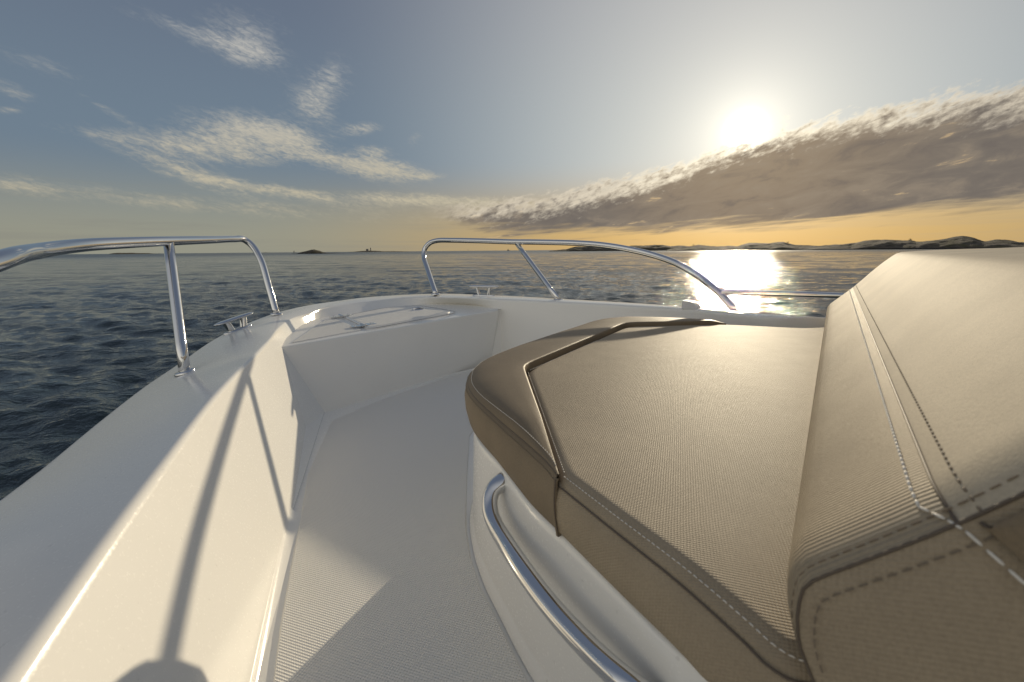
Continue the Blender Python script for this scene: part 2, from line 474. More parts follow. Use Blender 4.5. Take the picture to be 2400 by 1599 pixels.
def dashes(path, pitch, length, r, lift=0.0, seg=5, start=0.0):
    """stitches: short threads that dip into the cloth at both ends"""
    path = [Vector(p) for p in path]
    L = sum((b_ - a).length for a, b_ in zip(path, path[1:]))
    n = max(int(L / pitch), 2)
    P = resample(path, n * 4 + 1, smooth=False)
    mb = MB()
    fr = length / pitch
    for i in range(n):
        a, d = P[i * 4], P[i * 4 + 4]
        e = a.lerp(d, fr)
        mid = a.lerp(e, .5) + Vector((0, 0, lift))
        q1, q2 = a.lerp(e, .2) + Vector((0, 0, lift * .8)), a.lerp(e, .8) + Vector((0, 0, lift * .8))
        mb.add(tube_vf([a, q1, mid, q2, e], [r * .5, r, r, r, r * .5], seg, True))
    return mb

# ------------------------------------------------------------------ water
def build_water():
    az = np.concatenate([np.arange(-180, -62, 4.0), np.arange(-62, 60, 0.17), np.arange(60, 180, 4.0)])
    nr = 1100
    rr = 0.7 * (14000 / 0.7) ** (np.arange(nr) / (nr - 1))
    ratio = (14000 / 0.7) ** (1 / (nr - 1)) - 1
    A, R_ = np.meshgrid(np.radians(az), rr)
    x = np.sin(A) * R_; y = np.cos(A) * R_
    z = np.zeros_like(x)
    rng = np.random.default_rng(11)
    for i in range(84):
        lam = 0.13 * (1.15 / 0.13) ** rng.random()
        th = math.radians(200 + rng.normal() * 38)
        k = 2 * math.pi / lam
        amp = lam * 0.0052
        att_ = np.clip((lam - 2.2 * ratio * R_) / (1.8 * ratio * R_), 0, 1)
        ph = k * (x * math.sin(th) + y * math.cos(th)) + rng.random() * 6.28
        s = np.sin(ph)
        z += amp * att_ * (s + 0.25 * np.cos(2 * ph))
    for i in range(26):
        lam = 1.6 * (7.0 / 1.6) ** rng.random()
        th = math.radians(205 + rng.normal() * 28)
        k = 2 * math.pi / lam
        att_ = np.clip((lam - 2.2 * ratio * R_) / (1.8 * ratio * R_), 0, 1)
        z += lam * 0.0016 * att_ * np.sin(k * (x * math.sin(th) + y * math.cos(th)) + rng.random() * 6.28)
    v = np.stack([x, y, z], -1).reshape(-1, 3)
    na = len(az)
    i = np.arange(nr - 1)[:, None] * na
    j = np.arange(na)[None, :]
    jn = (j + 1) % na
    f = np.stack([i + j, i + na + j, i + na + jn, i + jn], -1).reshape(-1, 4)
    me = bpy.data.meshes.new('water')
    me.vertices.add(len(v)); me.vertices.foreach_set('co', v.ravel())
    me.loops.add(f.size); me.loops.foreach_set('vertex_index', f.ravel())
    me.polygons.add(len(f)); me.polygons.foreach_set('loop_start', np.arange(0, f.size, 4))
    me.polygons.foreach_set('use_smooth', np.ones(len(f), bool))
    me.update(calc_edges=True)
    me.materials.append(WAT)
    o = bpy.data.objects.new('water', me)
    COL.objects.link(o)
    o['kind'] = 'structure'
build_water()

# ------------------------------------------------------------------ islands
def island(name, outline, dist, depth, seed, rough=0.045):
    """rocky islet: crest line given as photo silhouette, real heights at its distance"""
    pts = [azel(*p) for p in outline]
    a = np.array([p[0] for p in pts])
    h = np.array([max(math.tan(rad(p[1])) * dist + EYE, 0.0) for p in pts])
    na, nd = max(60, int((a[-1] - a[0]) * 7)), 40
    rng = np.random.default_rng(seed)
    aa = np.linspace(a[0], a[-1], na)
    hh = np.interp(aa, a, h)
    u = np.linspace(0, 1, nd)
    prof = np.sin(np.pi * np.clip(u, 0, 1)) ** 0.8
    Z = hh[None, :] * prof[:, None]
    rad_ = dist + (u[:, None] - 0.5) * depth
    X_ = rad_ * np.sin(np.radians(aa))[None, :]
    Y_ = rad_ * np.cos(np.radians(aa))[None, :]
    nz = np.zeros_like(Z)
    for i in range(60):
        lam = 2.5 * (depth * 0.8 / 2.5) ** rng.random()
        th = rng.random() * 6.28
        nz += lam * 0.05 * np.abs(np.sin(6.28 / lam * (X_ * math.sin(th) + Y_ * math.cos(th)) / 1 + rng.random() * 6.28))
    nz -= nz.mean()
    Z = np.maximum(Z * (1 + 0.0) + nz * rough * np.minimum(1, Z / 1.5) * 2.0, -0.6)
    Z[0, :] = -0.6; Z[-1, :] = -0.6; Z[:, 0] = -0.6; Z[:, -1] = -0.6
    V = np.stack([X_, Y_, Z], -1).reshape(-1, 3)
    o = mesh(name, [tuple(p) for p in V], grid_faces(nd, na), ROC, loc=(float(X_.mean()), float(Y_.mean()), 0), merge=0)
    o['kind'] = 'structure'
    return o
island('island', [(1285, 588.5), (1297, 587.5), (1327, 584), (1348, 579), (1404, 576), (1485, 577), (1526, 575), (1608, 577), (1640, 579)], 480, 60, 3)
island('island', [(1560, 587), (1600, 579), (1638, 575.5), (1684, 578), (1730, 577), (1750, 571), (1786, 571), (1837, 569), (1863, 574.5), (1924, 577),
                  (1975, 573), (2026, 565), (2077, 562), (2133, 565), (2148, 568), (2199, 562), (2255, 555.5), (2281, 558), (2306, 566), (2332, 563),
                  (2400, 568), (2600, 570), (2900, 574), (3100, 580)], 400, 90, 5)
island('island', [(680, 596), (696, 594), (709, 591), (726, 586.5), (736, 585), (747, 587.5), (760, 592), (775, 593.5), (806, 594), (812, 596)], 430, 26, 8)
island('island', [(765, 593), (785, 591.2), (800, 591.4), (822, 593)], 1400, 60, 9)
island('island', [(812, 592.5), (830, 590.3), (857, 588), (879, 588), (900, 589.5), (932, 589.3), (970, 591.3), (975, 592.5)], 1500, 120, 12)
island('island', [(255, 595), (275, 593.2), (310, 593), (345, 594), (378, 595)], 1600, 90, 14)
island('island', [(610, 594), (622, 592.0), (636, 592.6), (650, 593.5)], 2200, 90, 15)

def ground_pt(px, dist):
    a = rad(azel(px, 590)[0])
    return Vector((math.sin(a) * dist, math.cos(a) * dist, 0)), Vector((math.cos(a), -math.sin(a), 0)), Vector((math.sin(a), math.cos(a), 0))
UPV = Vector((0, 0, 1))
# beacon and keeper's house on the far skerry
p, ux, uy = ground_pt(869, 1490)
bt = empty('beacon_tower', p + UPV * 5.0, 'small grey lighthouse tower on the long low island between the rails', 'lighthouse')
mesh('tower', *tube_vf([p + UPV * 4.0, p + UPV * 11], [1.6, 1.2], 12), SIL, bt, smooth=False)
mesh('lantern', *tube_vf([p + UPV * 11, p + UPV * 12.2, p + UPV * 13.2], [1.5, 1.4, .2], 12), SIL, bt, smooth=False)
p, ux, uy = ground_pt(861, 1490)
hs = empty('island_house', p + UPV * 5.0, 'tiny gabled house beside the lighthouse on the far island', 'house')
mesh('wall', *box_vf(p + UPV * 5.6, ux, uy, UPV, 3.4, 2.6, 1.9), SIL, hs, smooth=False)
rv = [p + UPV * 7.52 + ux * a + uy * c + UPV * h_ for a in (-3.7, 3.7) for c, h_ in ((-3, 0), (0, 2.0), (3, 0))]
mesh('roof', rv, [(0, 1, 4, 3), (1, 2, 5, 4), (0, 3, 5, 2), (0, 2, 1), (3, 4, 5)], SIL, hs, smooth=False)
# far vessels
def vessel(px, dist, L, mast, label, sail):
    p, ux, uy = ground_pt(px, dist)
    r = empty('sailing_boat' if sail else 'distant_ship', p, label, 'sailing boat' if sail else 'ship')
    hv = [(-L/2, .0, 0), (L/2 * .9, 0, 0), (L/2 * 1.05, 0, L * .12), (-L/2 * 1.02, 0, L * .10)]
    v = []
    for sgn in (-1, 1):
        v += [p + ux * a + UPV * c + uy * (sgn * L * .12) for a, _, c in hv]
    mesh('hull', v, [(0, 1, 2, 3), (7, 6, 5, 4), (0, 4, 5, 1), (1, 5, 6, 2), (2, 6, 7, 3), (3, 7, 4, 0)], SIL, r, smooth=False)
    mesh('mast', *tube_vf([p + UPV * L * .08, p + UPV * mast], L * .012, 8), SIL, r)
    if sail:
        sv = [p + UPV * (L * .16), p + ux * (-L * .42) + UPV * (L * .17), p + UPV * (mast * .97)]
        sv += [q + uy * .15 for q in sv]
        mesh('sail', sv, [(0, 1, 2), (5, 4, 3), (0, 3, 4, 1), (1, 4, 5, 2), (2, 5, 3, 0)], SIL, r, smooth=False)
    else:
        mesh('superstructure', *box_vf(p + UPV * L * .2 - ux * L * .1, ux, uy, UPV, L * .2, L * .08, L * .11), SIL, r, smooth=False)
        mesh('funnel', *tube_vf([p + UPV * L * .28 - ux * L * .22, p + UPV * L * .45 - ux * L * .22], L * .05, 10), SIL, r)
    return r
vessel(690, 1800, 9, 9, 'tiny sailing boat on the horizon left of the humped island', True)
vessel(1192, 2000, 15, 11, 'tiny ship on the horizon under the starboard rail', False)
p, ux, uy = ground_pt(1097, 1700)
nm = empty('channel_marker', p, 'thin channel marker pole standing in the sea near the horizon', 'marker')
mesh('pole', *tube_vf([p - UPV, p + UPV * 7], .35, 8), SIL, nm)
mesh('topmark', *tube_vf([p + UPV * 7, p + UPV * 8.2], [.8, .1], 8), SIL, nm)
# wind-bent little trees on the skyline of the long island
def bent_tree(px, py, dist, h, label):
    a, e = azel(px, py)
    a = rad(a)
    base = Vector((math.sin(a) * dist, math.cos(a) * dist, EYE + math.tan(rad(e)) * dist - h))
    ux = Vector((math.cos(a), -math.sin(a), 0))
    r = empty('bent_tree', base, label, 'tree', 'wind bent trees on the island skyline')
    top = base + UPV * h + ux * h * .7
    mesh('trunk', *tube_vf([base - UPV * 1.5, base + UPV * h * .4 + ux * h * .15, top], [h * .07, h * .05, h * .02], 6), LEA, r)
    mb = MB()
    rg = random.Random(px)
    for k in range(90):
        c = base.lerp(top, .45 + .6 * rg.random()) + Vector((rg.gauss(0, .2), rg.gauss(0, .2), rg.gauss(0, .13))) * h
        q = [c + Vector((rg.uniform(-1, 1), rg.uniform(-1, 1), rg.uniform(-1, 1))) * h * .12 for _ in range(3)]
        mb.add((q, [(0, 1, 2)]))
    mesh('crown', mb.v, mb.f, LEA, r, smooth=False, merge=0)
bent_tree(1622, 574, 476, 2.2, 'small wind bent tree on the low island left of the sun path')
bent_tree(1842, 567.5, 400, 2.0, 'small wind bent tree on the rounded knoll right of the sun path')
bent_tree(2128, 561, 400, 2.2, 'small wind bent tree on the broad hump near the backrest')

# ------------------------------------------------------------------ the motorboat
boat = empty('motorboat', (0.0, 1.0, 0.0), 'white motorboat bow with chrome rails seen from on board', 'boat')
PZ = lambda L: [at(*p) for p in L]
NC = 30
# outer gunwale edge: near port -> bow -> starboard
def plane_hit(a, b_, c, px, py):
    """where the sight line through a photo pixel meets the plane of three points"""
    nn = (b_ - a).cross(c - a)
    d = ray(px, py)
    return Vector((0, 0, EYE)) + d * (nn.dot(a - Vector((0, 0, EYE))) / nn.dot(d))
FZ = -.58
GT = 1.0                       # starboard gunwale distance factor
Pc = (at(373, 1100, -.304), at(560, 868, -.29), at(684, 1202, FZ + .004))
CP = lambda px, py: plane_hit(*Pc, px, py)
T, M_, K_ = CP(660, 814), CP(717, 1001), at(684, 1202, FZ + .004)
S_ = at(760, 965, FZ + .004)
T2 = at(1168, 726.5, -.302 * GT)
Ps = (T, T2, at(957, 716, -.305 * GT))
plane_z = lambda px, py: plane_hit(*Ps, px, py)
def back_off(p, q, d): return p + (p - q).normalized() * d
O_port = PZ([(0, 1168, -.375), (92, 1100, -.378), (214, 1001, -.38), (337, 906, -.372), (415, 854, -.363), (490, 802, -.345), (543, 772, -.322)])
O_port = [back_off(O_port[0], O_port[1], 1.2), back_off(O_port[0], O_port[1], .5)] + O_port
O_bow = PZ([(543, 772, -.322), (612, 745, -.30), (658, 730, -.29), (727, 714.5, -.28 * GT), (800, 704, -.275 * GT), (855, 697, -.268 * GT), (952, 690.5, -.262 * GT), (1034, 688, -.255 * GT),
            (1110, 690, -.252 * GT), (1200, 693.5, -.25 * GT), (1314, 700, -.247 * GT), (1467, 708.5, -.245 * GT), (1595, 718, -.242 * GT), (1697, 728.5, -.24 * GT), (1850, 738, -.24 * GT), (1934, 744, -.24 * GT)]) \
        + [Vector((1.50, 1.42, EYE - .247)), Vector((1.73, .95, EYE - .25)), Vector((1.85, .2, EYE - .255)), Vector((1.85, -.6, EYE - .255))]
I_portA = [CP(*q) for q in ((22, 1599), (263, 1250), (373, 1100), (490, 944), (560, 868), (597, 833))]
I_portA = [back_off(I_portA[0], I_portA[1], .75), back_off(I_portA[0], I_portA[1], .3)] + I_portA
I_portB = [CP(597, 833), CP(631, 797)]
I_bow = [CP(631, 797)] + PZ([(658, 764, -.295), (689, 745, -.293), (737, 731, -.291), (756, 722, -.284 * GT), (817, 713, -.28 * GT), (855, 707.5, -.275 * GT), (957, 697, -.262 * GT), (1034, 697, -.257 * GT), (1110, 699, -.253 * GT),
            (1200, 702.5, -.251 * GT), (1297, 707, -.249 * GT), (1400, 712, -.247 * GT), (1500, 718, -.246 * GT), (1595, 724, -.245 * GT), (1697, 732.5, -.243 * GT), (1807, 742, -.242 * GT), (1871, 744, -.242 * GT), (1934, 746, -.242 * GT)]) \
        + [Vector((1.46, 1.28, EYE - .25)), Vector((1.63, .85, EYE - .255)), Vector((1.73, .2, EYE - .26)), Vector((1.73, -.6, EYE - .26))]
nA, nB, n2_ = 36, 7, 110
Ia, Ibb = resample(I_portA, nA), resample(I_portB, nB)
Op = resample(O_port, nA + nB - 1); Ob = resample(O_bow, n2_); Ib = resample(I_bow, n2_)
Ip = Ia + Ibb[1:]
Kb = CP(607, 1599)
La = resample([back_off(Kb, K_, .8), back_off(Kb, K_, .3), Kb, CP(646, 1390), K_], nA, False)
Lp = La + [K_.lerp(M_, .5), M_, M_.lerp(T, .25), M_.lerp(T, .5), M_.lerp(T, .75), T]
def idx_near(P, q):
    return min(range(len(P)), key=lambda i: (P[i] - q).length)
strip_px = [(660, 814), (673, 791), (711.6, 760), (737, 749), (752, 745.5)]
back_px = [(752, 745.5), (817, 737), (850, 731), (906, 722), (957, 716), (1034, 712), (1110, 715), (1174, 724)]
i_s = idx_near(Ib, at(752, 723, -.285 * GT)); i_e = idx_near(Ib, at(1174, 701.5, -.252 * GT))
SIN = resample([T] + [plane_z(*q) for q in strip_px[1:]], i_s + 1)
BK = resample([plane_z(*q) for q in back_px], i_e - i_s + 1)
FLO = EYE + FZ + .004
W_low = [Vector((p.x, p.y, FLO)) + Vector((-.55, -.84, 0)) * .03 for p in Ib[i_e + 1:]]
Lb = SIN + BK[1:] + W_low
O_all, I_all, L_all = Op + Ob[1:], Ip + Ib[1:], Lp + Lb[1:]
def bez(a, p, c, n=5): return [a * (1 - t) ** 2 + p * (2 * t * (1 - t)) + c * t * t for t in [k / n for k in range(n + 1)]]
def toward(p, q, r): return p + (q - p).normalized() * min(r, (q - p).length * .4)
stations, E_all = [], []
for o_, i_, l_ in zip(O_all, I_all, L_all):
    w = (o_ - i_).length
    lip = o_ + Vector((0, 0, -.045)) + (i_ - o_).normalized() * .004
    prof = [lip] + bez(toward(o_, lip, .014), o_, toward(o_, i_, .014), 5)
    a_, b2 = prof[-1], toward(i_, o_, .015)
    for k in (.03, .2, .5, .8, .97):
        prof.append(a_.lerp(b2, k) + Vector((0, 0, .0025 * math.sin(math.pi * k) * min(1, w / .15))))
    prof += bez(b2, i_, toward(i_, l_, .015), 7)
    stations.append(prof); E_all.append(prof[-1])
liner = MB().add(loft([list(r) for r in zip(*stations)]))
# seat nosing: rounded edge between the top of the bow step and its face
S2 = at(1150, 845.5, FZ + .004)
inw = ((T2 - T).cross(Vector((0, 0, 1)))).normalized()
if inw.dot(plane_z(906, 722) - T) < 0: inw = -inw
nose = []
for k in range(13):
    e, fdn = T.lerp(T2, k / 12), S_.lerp(S2, k / 12)
    nose.append([e + inw * .010 + (Ps[2] - plane_z(957, 728)).normalized() * .0] + bez(e + inw * .009, e, toward(e, fdn, .009), 5) + [fdn, fdn + Vector((0, 0, -.02))])
liner.add(loft([list(r) for r in zip(*nose)]))
deck = mesh('deck_moulding', liner.v, liner.f, GEL, boat, merge=0.0001)
# flat walls of the moulding
wall = MB()
nP_ = len(Lp)
wall.add(loft([E_all[:nP_], Lp]))
mesh('coaming', wall.v, wall.f, GEL, boat, merge=0, smooth=False)
wl = MB().add(loft([E_all[nP_ - 1:nP_ + i_s], SIN]))
wl.add(loft([E_all[nP_ - 1 + i_s:nP_ + i_e], BK]))
sw = [Vector((BK[-1].x, BK[-1].y, FLO))] + W_low
wl.add(loft([E_all[nP_ - 1 + i_e:], [BK[-1]] + W_low]))
wl.add(([BK[-1], sw[0], sw[1]], [(0, 1, 2)]))
mesh('gunwale_wall', wl.v, wl.f, GEL, boat, merge=0.0002)
st = MB()
top_poly = SIN[::1] + BK[1:] + [T2]
tp = [p for p in top_poly]
tp[0] = T + inw * .009; tp[-1] = T2 + inw * .009
st.add((tp, [tuple(range(len(tp)))]))
dn = Vector((0, 0, -.02))
st.add(([T, M_, S_], [(0, 1, 2)])).add(([M_, K_, S_], [(0, 1, 2)])).add(([K_, S_, S_ + dn, K_ + dn], [(0, 1, 2, 3)]))
st.add(([BK[-1], T2, S2, Vector((BK[-1].x, BK[-1].y, FLO))], [(0, 1, 2, 3)]))
mesh('bow_step', st.v, st.f, GEL, boat, merge=0, smooth=False)
# fillet where the coaming meets the sole
fil = []
for e, l_ in zip(E_all[:nA], La):
    d = (l_ - e).normalized()
    t = Vector((-.28 * -3.2, .30, 0)).normalized()
    fil.append([l_ - d * .022] + bez(l_ - d * .021 + t * .0004, l_ + Vector((0, 0, .001)), l_ + t * .022 + Vector((0, 0, -.0025)), 6))
mesh('coaming_fillet', *loft([list(r) for r in zip(*fil)]), GEL, boat, merge=0)
# cockpit sole: smooth margin and moulded non-skid field
fl = [Vector((-.45, -.6, 0)), Vector((-.36, .2, 0)), Vector((-.55, .9, 0)), Vector((-.85, 1.6, 0)), Vector((.1, 2.5, 0)), Vector((1.1, 1.75, 0)), Vector((1.7, .7, 0)), Vector((1.7, -.6, 0))]
fl = [Vector((p.x, p.y, EYE + FZ)) for p in fl]
mesh('cockpit_sole', fl, [tuple(range(len(fl)))], GEL, boat, smooth=False)
nsk_px = [(634, 1640), (655, 1470), (680, 1330), (703, 1215), (722, 1110), (778, 985), (900, 935), (1060, 880), (1150, 862), (1150, 960), (1100, 1020), (1094, 1130), (1094, 1240),
          (1104, 1310), (1128, 1385), (1165, 1455), (1245, 1620)]
ns = [at(px, py, FZ + .0025) for px, py in nsk_px]
ns = [Vector((-.17, -.3, EYE + FZ + .0025))] + [Vector((-.245, .25, EYE + FZ + .0025))] + ns + [Vector((.12, .3, EYE + FZ + .0025)), Vector((.3, -.3, EYE + FZ + .0025))]
def slab(poly, h):
    n = len(poly)
    c = sum(poly, Vector()) / n
    inner = [p + (c - p).normalized() * .004 + Vector((0, 0, h)) for p in poly]
    v = [p - Vector((0, 0, .003)) for p in poly] + inner
    f = [(i, (i + 1) % n, n + (i + 1) % n, n + i) for i in range(n)] + [tuple(range(n, 2 * n))]
    return v, f
mesh('nonskid_sole', *slab(ns, .001), NSK, boat, smooth=False)
# hull skin below the gunwale
Oall = O_all
cen = Vector((.35, .6, 0))
def shrink(p, k, z):
    return Vector((cen.x + (p.x - cen.x) * k, cen.y + (p.y - cen.y) * k, z))
rows = [[p + Vector((0, 0, -.03)) for p in Oall], [shrink(p, 1.0, p.z - .10) for p in Oall], [shrink(p, .97, .55) for p in Oall], [shrink(p, .86, .0) for p in Oall], [shrink(p, .5, -.35) for p in Oall]]
mesh('hull', *loft(rows), GEL, boat)

# non-skid patch and locker hatch on the bow step
def on_step(L, lift=.003):
    return [plane_z(px, py) + Vector((0, 0, lift)) for px, py in L]
pn = (T2 - T).cross(Ps[2] - T).normalized()
if pn.z < 0: pn = -pn
lp = on_step([(684, 805), (712, 785), (741, 764), (762, 752), (781, 747.5), (818, 761), (838, 771), (848, 775)], .0025)
mesh('step_nonskid', *slab(lp, .001), NSK, boat, smooth=False)
def rounded(poly, r, n=6):
    out = []
    m_ = len(poly)
    for i in range(m_):
        p, a, c = poly[i], poly[i - 1], poly[(i + 1) % m_]
        ra = min(r, (a - p).length * .45); rc = min(r, (c - p).length * .45)
        s, e = p + (a - p).normalized() * ra, p + (c - p).normalized() * rc
        for k in range(n + 1):
            t = k / n
            out.append(s * (1 - t) ** 2 + p * (2 * t * (1 - t)) + e * t * t)
    return out
hp = rounded(on_step([(803, 744), (864, 774), (1073, 734.5), (982, 718.5), (905, 724)], .002), .06)
hat = mesh('hatch', *slab(hp, .004), GEL, boat, smooth=False, bev=.002)
hc = sum(hp, Vector()) / len(hp)
hin = [p + (hc - p) * .055 + pn * .0058 for p in hp]
mesh('nonskid_panel', *slab(hin, .001), NSK, hat, smooth=False)
gv = tube_vf([p + pn * .0035 for p in [hc + (q - hc) * 1.022 for q in hp] + [hc + (hp[0] - hc) * 1.022]], .0013, 6, False)
mesh('hatch_groove_shade', *gv, GRV, hat)
def hinge(p, d):
    d = d.normalized(); s = pn.cross(d)
    mb = MB()
    mb.add(tube_vf([p - s * .028 + pn * .006, p + s * .028 + pn * .006], .0055, 10))
    for sg in (-1, 1):
        mb.add(box_vf(p + d * (sg * .028) + pn * .004, d, s, pn, .026, .02, .002))
        for q in (-1, 1):
            mb.add(disc_vf(p + d * (sg * .036) + s * (q * .011) + pn * .006, pn, .005, .002, 10))
    return mb
hd = (on_step([(900, 748)])[0] - on_step([(830, 758)])[0])
for px, py in ((800, 744.5), (852, 766.5)):
    q = hinge(on_step([(px, py)], .004)[0], hd)
    mesh('hinge', q.v, q.f, CHR, hat, bev=.001)
lc = on_step([(980, 729)], .007)[0]
lt = MB()
dl = hd.normalized(); sl_ = pn.cross(dl)
lt.add(disc_vf(lc, pn, .034, .004, 24)).add(tube_vf([lc - dl * .03 + pn * .006, lc + pn * .010, lc + dl * .03 + pn * .006], .005, 8))
mesh('latch', lt.v, lt.f, CHR, hat)

# rails -----------------------------------------------------------
TR = .015
def stb_t(px, k=1.0): return 2.36 * k / (.99 + .000501 * (px - 1200))     # sight distance of the starboard side; k > 1 leans outboard
stb_px = [(1021, 689), (1000.5, 627), (993.5, 604), (994.5, 586), (1005.6, 571), (1023.5, 564.3), (1059, 563.4), (1130, 564.8), (1200, 567), (1255, 567.5), (1340, 569.5), (1403.6, 573.5),
          (1467, 583), (1531, 598), (1586, 617.5), (1637, 646.5), (1680, 681), (1722, 726)]
lean = lambda py: 1.0 + .09 * min(max((705 - py) / 110, 0), 1)
sp = [att(px, py, stb_t(px, lean(py))) for px, py in stb_px]
rail_s = mesh('bow_rail', *tube_vf(resample(sp, 120), TR, 20), CHR, boat)
rail_s['label'] = 'starboard bow rail, an arched chrome tube'
pt, pb = att(1212, 572, stb_t(1212, 1.09)), at(1309, 702.5, -.247 * GT)
mesh('support_post', *tube_vf(resample([pt, pb], 6), TR * .86, 18), CHR, rail_s)
for q, d in ((sp[0], UPV), (pb, UPV), (sp[-1], UPV)):
    mesh('base_flange', *disc_vf(q - UPV * .004, d, .027, .007), CHR, rail_s)
port_px = [(0, 611, .70), (100, 587, .88), (200, 574.5, 1.06), (300, 569, 1.24), (400, 565, 1.47), (500, 562, 1.84), (548, 560.5, 2.09), (574, 562.5, 2.2), (592, 577, 2.21), (612, 611, 2.19), (630, 672, 2.17), (648, 736, 2.16)]
pp = [Vector((-.47, .22, EYE - .31)), Vector((-.56, .30, EYE - .20)), Vector((-.66, .45, EYE - .07))] + [att(*p) for p in port_px]
rail_p = mesh('bow_rail', *tube_vf(resample(pp, 120), TR, 20), CHR, boat)
rail_p['label'] = 'port bow rail, the nearer chrome tube'
qt, qb = att(395, 570, 1.455), at(433, 872, -.335)
mesh('support_post', *tube_vf(resample([qt, qb], 6), TR * .98, 18), CHR, rail_p)
gn = Vector((-.25, -.08, 1)).normalized()
for q, d in ((qb, gn), (pp[-1], UPV), (pp[0], UPV)):
    mesh('base_flange', *disc_vf(q - d * .003, d, .027, .007), CHR, rail_p)
rt = resample([att(1690, 684, 1.93), att(1850, 688.5, 1.9), att(2000, 694, 1.87), att(2200, 704, 1.84)] + [Vector((1.98, 1.35, EYE - .22))], 40)
mesh('side_rail', *tube_vf(rt, .0115, 16), CHR, boat)

# mooring cleats
def cleat(c, d, up_, L, h, wd):
    d = d.normalized(); s = up_.cross(d).normalized()
    root = mesh('mooring_cleat', *loft([[c + d * (L * .5 * math.cos(t)) * kk + s * (wd * 1.15 * math.sin(t)) * kk + up_ * zz for t in [2 * math.pi * j / 28 for j in range(28)]]
                                       for kk, zz in ((.74, 0), (.74, .004), (.68, .007), (.02, .008))], True), CHR, boat)
    for sg in (-1, 1):
        a, b_ = c + d * (sg * L * .15) + up_ * .004, c + d * (sg * L * .22) + up_ * h
        mesh('leg', *loft([[q + d * (math.cos(t) * wd * .46) + s * (math.sin(t) * wd * .62) for t in [2 * math.pi * j / 16 for j in range(16)]] for q in (a, a.lerp(b_, .5), b_)], True), CHR, root)
    prof = []
    for k in range(17):
        t = -1 + 2 * k / 16
        w = wd * (1 - abs(t) ** 6 * .75)
        hh_ = .0075 * (1 - abs(t) ** 5 * .6)
        cc = c + d * (t * L * .5) + up_ * (h + .004)
        prof.append([cc + s * (w * math.cos(a)) + up_ * (hh_ * math.sin(a)) for a in [2 * math.pi * j / 20 for j in range(20)]])
    v, f = loft(prof, True)
    f += [tuple(range(20)), tuple(range(16 * 20, 17 * 20))]
    mesh('horn', v, f, CHR, root, bev=0)
    return root
ca_, cb_ = at(532, 783, -.327), at(584, 764, -.308)
cleat((ca_ + cb_) / 2, cb_ - ca_, Vector((-.2, -.06, 1)).normalized(), .170, .044, .030)
ca_, cb_ = at(1112, 693.5, -.252), at(1155, 694.5, -.251)
cleat((ca_ + cb_) / 2, cb_ - ca_, UPV, .185, .050, .017)
# white moulded rail fitting on the starboard gunwale
fa, fb_ = at(1594, 724.5, -.244), at(1632, 727, -.2435)
dx = (fb_ - fa); Lf = dx.length; dx.normalize(); sy = UPV.cross(dx)
prof = [(0, 0), (0.02, .033), (.55, .031), (.86, .022), (1.0, .010), (1.0, 0)]
fv = []
for sg in (0, 1):
    for a, h_ in prof:
        fv.append(fa + dx * (a * Lf) + UPV * (h_ * 1.1 - .002) + sy * (.012 + sg * .045))
nfp = len(prof)
ff = [tuple(range(nfp - 1, -1, -1)), tuple(range(nfp, 2 * nfp))] + [(i, (i + 1) % nfp, nfp + (i + 1) % nfp, nfp + i) for i in range(nfp)]
mesh('navigation_light', fv, ff, PLA, boat, bev=.004, bang=20)

# sunpad base moulding and its grab handle
PADZ, BOTZ = -.254, -.329
top_o = PZ([(1111, 1017, BOTZ), (1165, 1086, BOTZ), (1241, 1186, BOTZ), (1310, 1254, BOTZ), (1450, 1397, BOTZ), (1600, 1546, BOTZ)])
top_o = [Vector((.55, 1.72, EYE + BOTZ)), Vector((.30, 1.62, EYE + BOTZ)), Vector((.02, 1.16, EYE + BOTZ)), Vector((-.055, 1.02, EYE + BOTZ))] + top_o + [Vector((.24, .22, EYE + BOTZ)), Vector((.34, .02, EYE + BOTZ)), Vector((.45, -.3, EYE + BOTZ))]
bz = FZ + .002
bot_o = [Vector((.55, 1.74, EYE + bz)), Vector((.28, 1.64, EYE + bz)), Vector((-.0, 1.17, EYE + bz)), Vector((-.075, 1.03, EYE + bz))] + PZ([(1111, 1205, bz), (1119, 1286, bz), (1144, 1363, bz), (1182, 1439, bz), (1270, 1599, bz)]) + [Vector((.10, .42, EYE + bz)), Vector((.2, .24, EYE + bz)), Vector((.31, .02, EYE + bz)), Vector((.42, -.3, EYE + bz))]
nb = 90
To, Bo = resample(top_o, nb), resample(bot_o, nb)
def outward(P):
    out = []
    for i in range(len(P)):
        t = (P[min(i + 1, len(P) - 1)] - P[max(i - 1, 0)]); t.z = 0; t.normalize()
        out.append(Vector((t.y, -t.x, 0)))
    return out
on = outward(To)
cx_ = Vector((.6, .8, 0))
if on[nb // 2].dot((To[nb // 2] - cx_)) < 0: on = [-q for q in on]
def brow(k, out_, z=None):
    return [a.lerp(b_, k) + n_ * out_ for a, b_, n_ in zip(To, Bo, on)]
rows = [[p - n_ * .05 for p, n_ in zip(To, on)], brow(0, -.003), brow(.02, -.0008), brow(.06, 0), brow(.12, .0004), brow(.40, .0012), brow(.70, .002), brow(.88, .002), brow(.91, .003), brow(.935, .007), brow(1, .009)]
mesh('sunpad_base', *loft(rows), GEL, boat, bev=0)
from mathutils.bvhtree import BVHTree
base_tree = BVHTree.FromPolygons(*loft(rows))
def off_wall(px, py, off):
    """a point standing off the base wall by off metres, on the sight line of a photo pixel"""
    o, d = Vector((0, 0, EYE)), ray(px, py).normalized()
    hit, nrm, _, dist = base_tree.ray_cast(o, d)
    if hit is None: return None
    c = max(abs(nrm.dot(d)), .35)
    return hit - d * (off / c)
